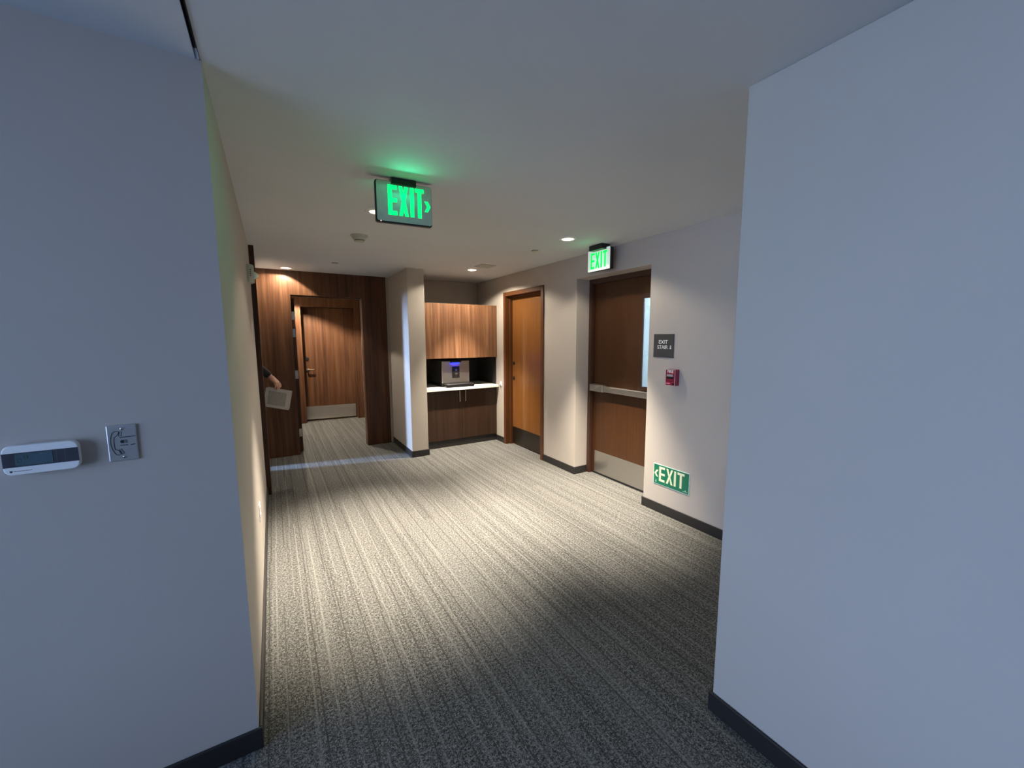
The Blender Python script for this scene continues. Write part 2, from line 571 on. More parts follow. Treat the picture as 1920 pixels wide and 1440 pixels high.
# niche back wall and wall stub
bm = bmesh.new(); bx(bm, XC2, XR, YB, YB + .2, 0, H)
struct(obj('wall_niche', bm, M['paint']), 'painted back wall above the upper cabinet', 'wall')
bm = bmesh.new(); bx(bm, XC, XC2, YC, 8.6, 0, H)
struct(obj('wall_stub', bm, M['paint'], bevel=.003), 'narrow wall stub between the timber wall and the cabinet niche', 'wall')

# timber wall with the open doorway
OP = (.243, 1.122, 2.13)
bm = bmesh.new()
wall_y(bm, XL + .001, 1.462, YW, YW + .135, 0, H, [(OP[0], OP[1], -1, OP[2])])
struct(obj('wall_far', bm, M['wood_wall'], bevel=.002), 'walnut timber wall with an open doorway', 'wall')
bm = bmesh.new(); bx(bm, 1.462, XC, YW + .02, YW + .135, 0, H)
struct(obj('trim_2', bm, M['paint']), 'slim painted strip where timber wall meets the stub', 'trim')

# vestibule behind it
bm = bmesh.new(); bx(bm, -.25, -.11, YW + .135, 9.0, 0, H)
struct(obj('wall_vestibule_side', bm, M['paint']), 'painted side wall inside the vestibule', 'wall')
VD = (.474, 1.382, 2.14)
bm = bmesh.new()
wall_y(bm, -.11, XC, 8.20, 8.36, 0, H, [(VD[0], VD[1], -1, VD[2])])
bx(bm, -.11, XC, 8.52, 8.6, 0, H)
bx(bm, VD[0] - .06, VD[0] - .0, 8.36, 8.52, 0, H)
bx(bm, VD[1] + .0, VD[1] + .06, 8.36, 8.52, 0, H)
bx(bm, VD[0], VD[1], 8.36, 8.52, VD[2], H)
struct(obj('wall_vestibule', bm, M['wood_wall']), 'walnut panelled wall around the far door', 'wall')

# near room behind the camera: back wall, window wall
bm = bmesh.new(); bx(bm, ROOM_X - .2, XN + .14, ROOM_Y - .2, ROOM_Y, 0, H)
struct(obj('wall_back', bm, M['paint']), 'painted wall behind the camera', 'wall')
bm = bmesh.new()
wall_x(bm, ROOM_X - .16, ROOM_X, ROOM_Y, YN, 0, H, [WIN])
struct(obj('wall_window', bm, M['paint']), 'wall of the near room with the daylight window', 'wall')
w1 = empty('window_1', (ROOM_X - .08, (WIN[0] + WIN[1]) / 2, WIN[2]))
struct(w1, 'wide three-light window of the near room', 'window')
ww, wh = WIN[1] - WIN[0], WIN[3] - WIN[2]
bm = bmesh.new()
for a, b_ in ((-ww / 2, -ww / 2 + .05), (ww / 2 - .05, ww / 2), (-ww / 6 - .025, -ww / 6 + .025), (ww / 6 - .025, ww / 6 + .025)):
    bx(bm, -.03, .03, a, b_, 0, wh)
bx(bm, -.03, .03, -ww / 2, ww / 2, 0, .05); bx(bm, -.03, .03, -ww / 2, ww / 2, wh - .05, wh)
obj('window_frame', bm, M['alu'], w1)
for k in range(3):
    c = (k - 1) * ww / 3
    box('pane', M['pane'], (-.003, .003, c - ww / 6 + .02, c + ww / 6 - .02, .045, wh - .045), w1)

# side room beyond the occupied doorway
SR = 3.5
bm = bmesh.new()
bx(bm, -4.0, -3.7, 3.6, 8.0, 0, 2.0); bx(bm, -4.0, -3.7, 3.6, 8.0, 3.42, SR)          # wall around the slot shaped to fit the beam lamp
bx(bm, -4.0, -3.7, 3.6, 6.19, 2.0, 3.42); bx(bm, -4.0, -3.7, 6.32, 8.0, 2.0, 3.42)
bx(bm, -3.7, -.275, 3.5, 3.6, 0, SR); bx(bm, -3.7, -.275, 8.0, 8.1, 0, SR)
bx(bm, -.275, -.25, 6.13, 8.1, 0, SR)
bx(bm, -.275, -.139, 3.5, 8.1, H, SR)
struct(obj('wall_side_room', bm, M['paint']), 'walls of the side room behind the occupied doorway', 'wall')
bm = bmesh.new(); bx(bm, -4.0, -.139, 3.5, 8.1, SR, SR + .1)
struct(obj('ceiling', bm, M['ceil']), 'ceiling of the side room', 'ceiling')
bm = bmesh.new()
wall_x(bm, -1.28, -1.20, 3.6, 8.0, 0, SR, [(5.684, 5.826, -1, 2.35)])  # added out of view to cut the side lamp into a narrow beam
struct(obj('wall_beam_slit', bm, M['paint']), 'unseen partition added in the side room, its gap shaping the blue beam', 'wall')

# stairwell beyond the exit door: white painted brick wall
SX = 4.45
ws = box('wall_stairwell', M['mortar'], (SX, SX + .1, .8, 4.6, 0, 2.9))
struct(ws, 'white painted brick wall of the stairwell behind the exit door', 'wall')
bmk = bmesh.new(); bx(bmk, -.008, .004, -.0975, .0975, -.0285, .0285)
brick_me = None
for row in range(30):
    for k in range(7):
        y = 1.35 + k * .205 + (.1025 if row % 2 else 0)
        z = .62 + row * .067
        if brick_me is None:
            o = obj('brick', bmk, M['brick'], ws, bevel=.003, seg=1)
            brick_me = o
        else:
            o = brick_me.copy(); COL.objects.link(o); o.parent = ws
        o.location = (SX - .002, y, z)
bm = bmesh.new()
bx(bm, XR + .38, SX + .1, .7, .8, 0, 2.9); bx(bm, XR + .38, SX + .1, 4.6, 4.7, 0, 2.9)
bx(bm, XR + .38, SX + .1, .7, 4.7, 2.9, 3.0)
bx(bm, XR + .3, XR + .38, .7, 4.7, H, 2.9)
bx(bm, XR + .3, XR + .38, .7, YE - .12, 0, H)
struct(obj('wall_stairwell_shell', bm, M['ceil']), 'plain shell of the stairwell', 'wall')
sl = empty('stair_light', (4.15, 2.4, 2.9))
tag(sl, 'tube light on the stairwell ceiling behind the exit door', 'light')
box('housing', M['white'], (-.06, .06, -.6, .6, -.06, 0), sl, bevel=.01)
la = area('stair_lamp', (0, 0, -.065), (0, 0, 0), .1, 1.1, 420, (.66, .86, 1.0)); la.parent = sl

# baseboards
BH, BT = .084, .012
def base(name, label, boxes):
    bm = bmesh.new()
    for b_ in boxes: bx(bm, *b_)
    return struct(obj(name, bm, M['base'], bevel=.003), label, 'baseboard')
base('baseboard_near_left', 'dark baseboard below the thermostat wall', [(ROOM_X, XL + BT, YN - BT, YN, 0, BH)])
base('baseboard_left', 'dark baseboard along the corridor wall with the strobe', [(XL, XL + BT, YN, 4.60, 0, BH)])
base('baseboard_near_right', 'black baseboard along the close wall end', [(XN - BT, XN, ROOM_Y, YE + BT, 0, BH), (XN, XR, YE, YE + BT, 0, BH)])
base('baseboard_right', 'black baseboard below the green floor-level sign',
     [(XR - BT, XR, YE + BT, EX[0] + BT, 0, BH)])
base('baseboard_right', 'black baseboard between the two right-hand doors',
     [(XR - BT, XR, EX[1] - BT, DA[0] - .05, 0, BH), (XR, XR + .175, EX[1] - BT, EX[1], 0, BH)])
base('baseboard_right', 'short black baseboard beside the base cabinet', [(XR - BT, XR, DA[1] + .05, 5.285, 0, BH)])
base('baseboard_stub', 'black baseboard wrapping the narrow wall stub',
     [(XC - BT, XC, YC - BT, YW, 0, BH), (XC, XC2 + BT, YC - BT, YC, 0, BH), (XC2, XC2 + BT, YC, 5.30, 0, BH)])

# ------------------------------------------------------------------ doors
# door_1: amber door in the long wall
d1 = empty('door_1', (XR, (DA[0] + DA[1]) / 2, 0))
struct(d1, 'amber-brown flush door with two dark lock holes beside the cabinets', 'door')
dw = (DA[1] - DA[0]) / 2
bm = bmesh.new()
fx0, fx1 = -.014, .17
for s in (-1, 1):
    a, b_ = sorted((s * (dw - .004), s * (dw + .05)))
    bx(bm, fx0, 0.0, a, b_, 0, DA[2] + .05)                 # face
    a, b_ = sorted((s * (dw - .045), s * dw))
    bx(bm, fx0, fx1, *sorted((s * (dw - .006), s * dw)), 0, DA[2])     # jamb lining
    bx(bm, .055, .098, *sorted((s * (dw - .022), s * (dw - .006))), 0, DA[2])   # stop
bx(bm, fx0, 0.0, -dw + .004, dw - .004, DA[2] - .004, DA[2] + .05)
bx(bm, fx0, fx1, -dw, dw, DA[2] - .006, DA[2])
bx(bm, .055, .098, -dw + .022, dw - .022, DA[2] - .022, DA[2] - .006)
obj('frame', bm, M['frame'], d1, bevel=.002)
leaf = box('leaf', M['door'], (.10, .145, -dw + .009, dw - .009, .012, DA[2] - .009), d1, bevel=.001)
box('kick_plate', M['steel_dark'], (.0975, .10, -dw + .03, dw - .02, .022, .262), leaf)
for yy, zz, nm in ((dw - .06, 1.198, 'lock_cylinder'), (dw - .058, .985, 'lock_cylinder')):
    bm = bmesh.new(); tube(bm, (.10, yy, zz), (.093, yy, zz), .024, .022, 20); tube(bm, (.093, yy, zz), (.090, yy, zz), .012, .012, 14)
    obj(nm, bm, M['black'], leaf)

# door_2: exit door, recessed
d2 = empty('door_2', (XR + .18, (EX[0] + EX[1]) / 2, 0))
struct(d2, 'dark brown recessed exit door with a steel push bar and narrow window', 'door')
ew = (EX[1] - EX[0]) / 2
bm = bmesh.new()
for s in (-1, 1):
    bx(bm, 0, .018, *sorted((s * (ew - .045), s * ew)), 0, EX[2])
    bx(bm, .018, .05, *sorted((s * (ew - .05), s * ew)), 0, EX[2])
    bx(bm, .05, .17, *sorted((s * (ew - .032), s * ew)), 0, EX[2])
bx(bm, 0, .05, -ew + .045, ew - .045, EX[2] - .05, EX[2])
bx(bm, .05, .17, -ew + .032, ew - .032, EX[2] - .032, EX[2])
obj('frame', bm, M['frame_dark'], d2, bevel=.003)
lw = ew - .036
LZ0, LZ1 = 1.075, 1.945
yc = (EX[0] + EX[1]) / 2
LY0, LY1 = 2.57 - yc, 2.712 - yc
bm = bmesh.new()
wall_x(bm, .052, .097, -lw, lw, .012, EX[2] - .036, [(LY0 - .03, LY1 + .03, LZ0 - .03, LZ1 + .03)])
M['door_dark'] = wood('dark_stained_door', (.046, .0165, .005), (.057, .021, .0062), (.070, .027, .008), rough=.4, grain=1.6)
leaf2 = obj('leaf', bm, M['door_dark'], d2)
bm = bmesh.new()
for x0_, x1_ in ((.040, .055),):
    slab(bm, LY0 - .035, LY1 + .035, LZ0 - .035, LZ1 + .035, x0_, x1_, [(LY0 + .004, LY1 - .004, LZ0 + .004, LZ1 - .004)], lambda a, b_, t_: (t_, a, b_))
obj('glazing_frame', bm, M['frame_dark'], leaf2, bevel=.003)
box('pane', M['pane'], (.0560, .0600, LY0 - .025, LY1 + .025, LZ0 - .025, LZ1 + .025), leaf2)
box('kick_plate', M['steel'], (.0495, .052, -lw + .035, lw - .045, .022, .272), leaf2)
pb = box('push_bar', M['steel'], (-.010, .022, -lw + .045, lw - .22, .972, 1.036), d2, bevel=.006)
box('rail', M['steel'], (.022, .052, -lw + .03, lw - .03, .978, 1.030), pb, bevel=.003)
bm = bmesh.new(); bx(bm, -.016, .052, lw - .215, lw - .012, .966, 1.044)
obj('latch_case', bm, M['steel'], pb, bevel=.008)
bm = bmesh.new(); tube(bm, (-.016, lw - .12, 1.008), (-.021, lw - .12, 1.008), .014, .013, 16)
obj('lock_cylinder', bm, M['chrome'], pb)
bm = bmesh.new(); bx(bm, -.012, .052, -lw + .015, -lw + .05, .968, 1.04)
obj('end_cap', bm, M['black'], pb, bevel=.006)
box('door_sweep', M['black'], (.047, .052, -lw, lw, .004, .02), leaf2)

# door_3: far door in the vestibule, slightly ajar
d3 = empty('door_3', (VD[1], 8.325, 0))
struct(d3, 'walnut door with lever and steel kick plate at the end of the vestibule', 'door')
vw = VD[1] - VD[0]
A3 = math.radians(-5.5)
bm = bmesh.new(); bx(bm, -vw + .006, -.004, 0, .044, .022, VD[2] - .004)
leaf3 = obj('leaf', bm, M['wood_wall'], d3, bevel=.001)
leaf3.rotation_euler = (0, 0, A3)
box('kick_plate', M['steel'], (-vw + .012, -.02, -.003, 0, .03, .278), leaf3)
bm = bmesh.new()
tube(bm, (-vw + .075, 0, .985), (-vw + .075, -.008, .985), .033, .03, 24)
tube(bm, (-vw + .075, -.008, .985), (-vw + .075, -.052, .985), .011, .011, 14)
tube(bm, (-vw + .070, -.052, .985), (-vw + .185, -.052, .985), .012, .009, 14)
obj('lever_handle', bm, M['brass'], leaf3, smooth=False)
bm = bmesh.new(); tube(bm, (-vw + .072, 0, 1.19), (-vw + .072, -.015, 1.19), .030, .026, 24)
obj('deadbolt', bm, M['black'], leaf3)
bm = bmesh.new(); tube(bm, (-vw / 2, 0, 1.50), (-vw / 2, -.003, 1.50), .008, .008, 12)
obj('peephole', bm, M['chrome'], leaf3)
box('threshold', M['chrome'], (-vw, 0, -.04, .06, 0, .010), d3, bevel=.003)

# door_4: casing of the occupied doorway in the corridor wall
d4 = empty('door_4', (XL, (DOOR4[0] + DOOR4[1]) / 2, 0))
struct(d4, 'dark timber casing of the doorway where the person stands', 'door')
hw = (DOOR4[1] - DOOR4[0]) / 2
bm = bmesh.new()
bx(bm, -.14, .004, hw - .012, hw, 0, DOOR4[2]); bx(bm, -.14, .004, -hw, -hw + .012, 0, DOOR4[2])
bx(bm, -.14, .004, -hw, hw, DOOR4[2] - .012, DOOR4[2])
obj('lining', bm, M['paint'], d4)
bm = bmesh.new()
bx(bm, 0, .022, hw - .004, hw + .055, 0, DOOR4[2] + .055); bx(bm, 0, .012, -hw - .055, -hw + .004, 0, DOOR4[2] + .055)
bx(bm, 0, .012, -hw, hw, DOOR4[2] - .004, DOOR4[2] + .055)
obj('casing', bm, M['wood_dark'], d4, bevel=.002)
for zz in (1.235, 1.52):
    box('strike_plate', M['chrome'], (.018, .026, hw - .010, hw + .004, zz - .016, zz + .016), d4, bevel=.002)
struct(box('trim_3', M['wood_dark'], (XL, XL + .042, 4.57, 4.66, 0, H), bevel=.002),
       'full-height dark timber edge strip behind the alarm strobe', 'trim')

# door_5: hinge jamb and leaf folded back behind the timber wall's doorway
d5 = empty('door_5', (OP[0], YW + .135, 0))
struct(d5, 'open timber door folded back behind the doorway, hinges on its jamb', 'door')
box('leaf', M['wood_dark'], (.001, .045, .004, .87, .012, OP[2] - .03), d5, bevel=.001)
box('stop', M['wood_dark'], (0, OP[1] - OP[0], -.07, 0, OP[2] - .012, OP[2]), d5)
for zz in (1.87, 1.64, 1.08, .275):
    bm = bmesh.new()
    bx(bm, .004, .040, .0015, .004, zz - .055, zz + .055)
    tube(bm, (.004, -.004, zz - .055), (.004, -.004, zz + .055), .007, n=10)
    obj('hinge', bm, M['chrome'], d5)

# ------------------------------------------------------------------ cabinets in the niche
CX0, CX1 = XC2 + .003, XR - .003
CM = 2.322
CF = 5.262
uc = empty('upper_cabinet', ((CX0 + CX1) / 2, YB, 1.285))
tag(uc, 'walnut upper cabinet with two plain doors above the water dispenser', 'cabinet')
ox, oy, oz = uc.location
box('body', M['wood_dark'], (CX0 - ox, CX1 - ox, CF + .02 - oy, -.002, 0, .752), uc)
for a, b_ in ((CX0, CM - .0015), (CM + .0015, CX1)):
    box('door', M['wood'], (a - ox, b_ - ox, CF - oy, CF + .02 - oy, -.004, .755), uc, bevel=.001)

bc = empty('base_cabinet', ((CX0 + CX1) / 2, YB, 0))
tag(bc, 'dark walnut base cabinet with two doors and slim bar pulls', 'cabinet')
ox, oy, oz = bc.location
BF = 5.285
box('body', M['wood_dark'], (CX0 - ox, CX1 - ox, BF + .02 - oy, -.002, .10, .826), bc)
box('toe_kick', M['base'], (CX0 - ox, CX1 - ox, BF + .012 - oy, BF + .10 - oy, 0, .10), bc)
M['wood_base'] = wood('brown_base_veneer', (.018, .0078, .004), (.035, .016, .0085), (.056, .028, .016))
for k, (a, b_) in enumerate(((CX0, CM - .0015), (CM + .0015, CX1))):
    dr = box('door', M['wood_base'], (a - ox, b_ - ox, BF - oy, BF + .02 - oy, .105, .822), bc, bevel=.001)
    hx = (CM - .045 if k == 0 else CM + .045) - ox
    bm = bmesh.new()
    yy = BF - .028 - oy
    tube(bm, (hx, yy, .655), (hx, yy, .805), .0055, n=12)
    for zz in (.67, .79): tube(bm, (hx, yy, zz), (hx, BF - oy, zz), .0045, n=10)
    ball(bm, (hx, yy, .806), .0065, 10)
    obj('handle', bm, M['chrome'], dr)

ct = box('countertop', M['counter'], (CX0, CX1, 5.212, YB - .002, .829, .866), bevel=.003)
tag(ct, 'white solid-surface countertop on the base cabinet', 'countertop')
shade_root = empty('niche_shade', (CX0, YB, .866))  # dark sheets deepen the shadow under the upper cabinet
tag(shade_root, 'black panels standing in for the shade in the niche above the countertop', 'niche_shade')
box('panel', M['shade_panel'], (.002, CX1 - CX0 - .002, -.012, -.002, .001, .415), shade_root)
box('panel', M['shade_panel'], (CX1 - CX0 - .008, CX1 - CX0, CF + .03 - YB, -.012, .001, .415), shade_root)
box('panel', M['shade_panel'], (0, .008, CF + .03 - YB, -.012, .001, .415), shade_root)

# water and ice dispenser
wd = empty('water_dispenser', (2.262, 5.60, .868))
tag(wd, 'stainless countertop water dispenser glowing blue above a black drip tray', 'dispenser')
box('body', M['steel_v'], (-.215, .215, -.25, .24, .05, .372), wd, bevel=.012, seg=3)
box('base', M['black'], (-.205, .205, -.24, .23, 0, .05), wd, bevel=.006)
tr_ = box('drip_tray', M['black'], (-.195, .235, -.378, -.24, 0, .048), wd, bevel=.010, seg=3)
bm = bmesh.new()
for k in range(9): bx(bm, -.17 + k * .045, -.145 + k * .045, -.362, -.255, .048, .051)
obj('grille', bm, M['steel_dark'], tr_)
pn = box('control_panel', M['black'], (-.060, .055, -.258, -.25, .125, .292), wd, bevel=.006)
bm = bmesh.new(); tube(bm, (0, -.258, .238), (0, -.262, .238), .016, .015, 20)
obj('button', bm, M['ink'], pn)
bm = bmesh.new(); prism(bm, rrect(.045, .03, .012, cx=0, cy=.185), .258, .266)
bmesh.ops.transform(bm, matrix=Matrix(((1, 0, 0, 0), (0, 0, -1, 0), (0, 1, 0, 0), (0, 0, 0, 1))), verts=bm.verts)
obj('spout_badge', bm, M['chrome'], pn)
bm = bmesh.new(); tube(bm, (0, -.258, .15), (0, -.263, .15), .009, .008, 16)
obj('spout', bm, M['chrome'], pn)
box('spout_hood', M['black'], (-.085, .065, -.30, -.245, .345, .372), wd, bevel=.006)
box('blue_light', M['blue_led'], (-.062, .042, -.290, -.262, .340, .345), wd)

# small white switch on the long wall beside the countertop
sw = empty('wall_switch', mat=on_right_wall(5.142, .885))
tag(sw, 'small white wall switch between the countertop and the amber door', 'switch')
bm = bmesh.new(); prism(bm, rrect(.045, .075, .006), 0, .006)
obj('plate', bm, M['white'], sw)
box('rocker', M['white'], (-.010, .010, -.016, .016, .006, .022), sw, bevel=.003)

# ------------------------------------------------------------------ signs
SY = -.0847
es = empty('exit_sign', mat=frame_mat((.5285, 2.3165, 2.420), (math.cos(SY), math.sin(SY), 0)))
tag(es, 'large ceiling-hung grey exit sign with glowing green letters and arrow', 'exit sign')
PW, PH = .312, .2205
bm = bmesh.new(); prism(bm, rrect(PW, PH, .012, cx=PW / 2, cy=-PH / 2), -.024, -.002)
obj('housing', bm, M['black'], es)
bm = bmesh.new(); prism(bm, rrect(PW - .010, PH - .010, .010, cx=PW / 2 + .003, cy=-PH / 2 + .003), -.002, 0)
obj('face_panel', bm, M['mirror_panel'], es)
bm = bmesh.new(); bx(bm, .088, .224, -.014, .0195, -.045, .012)
obj('canopy', bm, M['black'], es, bevel=.004)
LH, LS = .158, .0220
LY = -.0185 - LH
letters('letter', M['green_led'], es, [('E', .068, LY, .0485, LH, LS), ('X', .1265, LY, .0525, LH, .0188), ('I', .189, LY, .0216, LH, .0206),
                                       ('T', .2175, LY, .049, LH, .0206), ('>', .270, -.138, .034, .057, .0145)], 0, .002, .30)
for nm_, px_, pz_, tilt, pw_ in (('sign_glow', .156, .034, -.62, 1.6), ('sign_glow', .050, -.036, .9, .16)):   # lamps added to boost the green glow of the letters
    g_ = area(nm_, (px_, -.030, pz_), (-PI / 2 + tilt, 0, 0), .12, .012, pw_, (.0, 1.0, .42)); g_.parent = es
bm = bmesh.new(); ball(bm, (.027, -PH + .006, .001), .0028, 10)
obj('status_light', bm, plain('status_glow', (.8, .3, .3), .4, emit=(1, .45, .4), es=3), es)

e2 = empty('exit_sign', mat=frame_mat((2.752, 3.103, 2.408), (0, -1, 0)))
tag(e2, 'white-faced exit sign with glowing green letters above the exit door', 'exit sign')
bm = bmesh.new(); prism(bm, rrect(.30, .20, .006, cx=.15, cy=-.10), -.044, -.002)
obj('housing', bm, M['black'], e2)
bm = bmesh.new(); prism(bm, rrect(.300, .200, .006, cx=.15, cy=-.10), -.002, .003)
obj('face_panel', bm, M['sign_white'], e2)
bm = bmesh.new(); bx(bm, .075, .255, -.016, .032, -.045, .06)
obj('canopy', bm, M['black'], e2, bevel=.003)
g_ = area('sign_glow', (.17, -.012, .075), (-PI / 2 - .55, 0, 0), .12, .012, .45, (.0, 1.0, .35)); g_.parent = e2  # added lamp strengthens the green spill of this sign
letters('letter', M['green_led2'], e2, [('E', .040, -.178, .056, .152, .021), ('X', .106, -.178, .060, .152, .019), ('I', .178, -.178, .021, .152, .020),
                                        ('T', .210, -.178, .058, .152, .020)], .003, .005, .24)

lx = empty('floor_level_sign', mat=on_right_wall(2.336, .440))
tag(lx, 'green luminescent exit sign with arrow low on the wall above the baseboard', 'exit sign')
GW, GH = .363, .186
bm = bmesh.new(); prism(bm, rrect(GW, GH, .002, 2, GW / 2, -GH / 2), 0, .003)
obj('border', bm, M['sign_rim'], lx)
bm = bmesh.new(); prism(bm, rrect(GW - .012, GH - .012, .001, 2, GW / 2, -GH / 2), .003, .004)
obj('face_panel', bm, M['sign_green'], lx)
letters('letter', M['lumi'], lx, [('<', .012, -.118, .040, .062, .014), ('E', .062, -.152, .060, .134, .020), ('X', .136, -.152, .068, .134, .019),
                                  ('I', .214, -.152, .022, .134, .020), ('T', .248, -.152, .068, .134, .020)], .004, .005)
bm = bmesh.new()
prism(bm, [(.022, -.168), (.030, -.150), (.038, -.168)], .004, .0048); ball(bm, (.030, -.148, .0044), (.005, .005, .0004), 10)
obj('printed_mark', bm, M['sign_rim'], lx); bm = bmesh.new()
prism(bm, [(.305, -.168), (.350, -.168), (.350, -.165), (.305, -.165)], .004, .0048); prism(bm, [(.322, -.163), (.329, -.150), (.336, -.163)], .004, .0048)
obj('printed_mark', bm, M['sign_rim'], lx)

ss = empty('stair_sign', mat=on_right_wall(2.384, 1.591))
tag(ss, 'square charcoal sign reading exit stair in white, beside the exit door', 'sign')
bm = bmesh.new(); prism(bm, rrect(.204, .201, .002, 2, .102, -.1005), 0, .006)
obj('plate', bm, M['sign_grey'], ss)
bm = bmesh.new()
text_mesh(bm, 'EXIT', .044, .052, -.082, .0064, sx=1.02)
text_mesh(bm, 'STAIR', .044, .040, -.126, .0064, sx=.94)
prism(bm, [(.166, -.126), (.182, -.126), (.178, -.108), (.180, -.098), (.174, -.094), (.170, -.098), (.171, -.108)], .006, .0068)
obj('lettering', bm, M['white'], ss, recalc=False)
bm = bmesh.new()
for k in range(10):
    for q in range(2): ball(bm, (.062 + k * .0075, -.146 - q * .004, .0062), (.0013, .0013, .0009), 6)
obj('braille', bm, plain('grey_braille', (.12, .12, .12), .5), ss)

fp = empty('fire_alarm_pull', mat=on_right_wall(2.165, 1.228))
tag(fp, 'small red fire alarm pull station on the wall below the stair sign', 'fire alarm')
bm = bmesh.new(); bx(bm, -.050, .050, -.068, .068, 0, .030)
obj('back_box', bm, M['red'], fp, bevel=.004)
bm = bmesh.new(); prism(bm, rrect(.094, .136, .005), .030, .052)
obj('cover', bm, M['red'], fp, bevel=.002)
bm = bmesh.new(); strip(bm, rrect(.0925, .1345, .005), .0025, .0515, .0528, True)
obj('edge_line', bm, M['sign_rim'], fp)
bm = bmesh.new(); text_mesh(bm, 'FIRE', .033, 0, .040, .0524, 'CENTER', .98)
obj('lettering', bm, M['white'], fp, recalc=False)
bm = bmesh.new(); prism(bm, rrect(.066, .042, .005, cx=-.001, cy=.008), .052, .0535)
hd = obj('handle_recess', bm, M['black'], fp)
bm = bmesh.new(); prism(bm, rrect(.060, .018, .002, cx=-.001, cy=.018), .0535, .0575)
obj('pull_handle', bm, plain('alarm_grey', (.35, .36, .38), .4), hd)
bm = bmesh.new(); prism(bm, [(-.034, -.022), (-.001, -.032), (.033, -.022), (.033, -.027), (-.001, -.037), (-.034, -.027)], .052, .0535)
obj('recess_curve', bm, M['red_dark'], fp)
bm = bmesh.new(); prism(bm, rrect(.040, .008, .001, cx=-.021, cy=-.050), .052, .0528)
obj('label_strip', bm, plain('pink_print', (.75, .35, .42), .5), fp)
bm = bmesh.new(); lathe(bm, [(0, .0565), (.009, .0565), (.010, .052)], 18, (.030, -.054))
obj('key_lock', bm, M['red_dark'], fp)

# ------------------------------------------------------------------ devices on the thermostat wall
def on_near_wall(x, z): return frame_mat((x, YN, z), (1, 0, 0))

th = empty('thermostat', mat=on_near_wall(-.5875, 1.2265))
tag(th, 'white rounded thermostat with a dark display band', 'thermostat')
bm = bmesh.new(); prism(bm, rrect(.144, .076, .014), 0, .010)
obj('back_plate', bm, M['white'], th)
bm = bmesh.new(); prism(bm, rrect(.152, .084, .018), .006, .026)
obj('body', bm, M['white'], th, bevel=.003, seg=3)
bm = bmesh.new(); prism(bm, [(-.0755, -.019), (.0755, -.019), (.0755, .0215), (-.0755, .0215)], .0255, .0268)
bd = obj('display_band', bm, M['tband'], th)
bm = bmesh.new(); prism(bm, rrect(.074, .034, .003, cx=-.014, cy=.0012), .0268, .0273)
sc = obj('screen', bm, M['lcd'], bd)
bm = bmesh.new()
def seg_digit(bm, x, y, w, h, segs, z=.0273):
    S7 = {'a': ((0, h), (w, h)), 'b': ((w, h), (w, h / 2)), 'c': ((w, h / 2), (w, 0)), 'd': ((w, 0), (0, 0)),
          'e': ((0, 0), (0, h / 2)), 'f': ((0, h / 2), (0, h)), 'g': ((0, h / 2), (w, h / 2))}
    for s_ in segs:
        p, q = S7[s_]; strip(bm, [(x + p[0], y + p[1]), (x + q[0], y + q[1])], .0012, z, z + .0002)
seg_digit(bm, -.046, -.006, .007, .010, 'abcdef')
seg_digit(bm, -.033, .003, .007, .010, 'abcdefg')
obj('digits', bm, M['engrave'], sc)
bm = bmesh.new()
for k in range(2): strip(bm, [(.031 + k * .017, -.016), (.031 + k * .017, .018)], .0007, .0268, .0271)
obj('button_lines', bm, M['ink'], bd)
bm = bmesh.new()
prism(bm, [(-.064, -.0285), (-.059, -.0285), (-.059, -.0315), (-.0615, -.0345), (-.064, -.0315)], .0258, .0264)
obj('shield_mark', bm, M['engrave'], th)
bm = bmesh.new()
for k in range(11): bx(bm, -.055 + k * .0032, -.0532 + k * .0032, -.0318, -.0298 + (.0006 if k == 0 else 0), .0258, .0263)
obj('printed_marks', bm, M['ink'], th)

pj = empty('phone_jack', mat=on_near_wall(-.4195, 1.2425))
tag(pj, 'small steel phone jack plate engraved with a telephone handset', 'phone jack')
bm = bmesh.new(); bx(bm, -.035, .035, -.0572, .0572, 0, .006)
obj('plate', bm, M['plate'], pj, bevel=.003)
bm = bmesh.new()
def PX(px, py):   # plate coordinates from the engraved drawing (0..1 across, 0..1 down)
    return (-.035 + .070 * px, .0572 - .1144 * py)
outer = [(.42, .20), (.36, .17), (.27, .17), (.20, .21), (.15, .30), (.12, .42), (.12, .52), (.15, .64), (.21, .75), (.27, .81), (.36, .83), (.42, .81),
         (.36, .70), (.30, .68), (.245, .67), (.225, .58), (.225, .42), (.25, .33), (.32, .30), (.36, .27)]
strip(bm, [PX(*p) for p in outer], .0020, .006, .0064, True)
strip(bm, [PX(*p) for p in ((.43, .18), (.50, .19), (.48, .31), (.40, .31))], .0020, .006, .0064, True)
strip(bm, [PX(*p) for p in ((.38, .68), (.44, .66), (.53, .79), (.46, .81))], .0020, .006, .0064, True)
strip(bm, [PX(.42, .345), PX(.96, .335)], .0024, .006, .0064)
strip(bm, [PX(.42, .56), PX(.68, .565)], .0024, .006, .0064)
strip(bm, [PX(.76, .575), PX(.84, .565), PX(.92, .555)], .0026, .006, .0064)
obj('engraving', bm, M['engrave'], pj)
bm = bmesh.new(); c_ = PX(.54, .46)
prism(bm, rrect(.014, .011, .003, cx=c_[0], cy=c_[1]), .006, .0072)
jk = obj('socket', bm, M['ink'], pj)
bm = bmesh.new(); lathe(bm, [(0, .0076), (.0042, .0076), (.0046, .0070)], 16, (c_[0] - .003, c_[1]))
obj('socket_hole', bm, M['dark'], jk)
for px_, py_ in ((.52, .11), (.52, .885)):
    c_ = PX(px_, py_); bm = bmesh.new(); ball(bm, (c_[0], c_[1], .0062), (.0044, .0044, .0022), 14)
    obj('screw', bm, M['chrome'], pj, smooth=True)

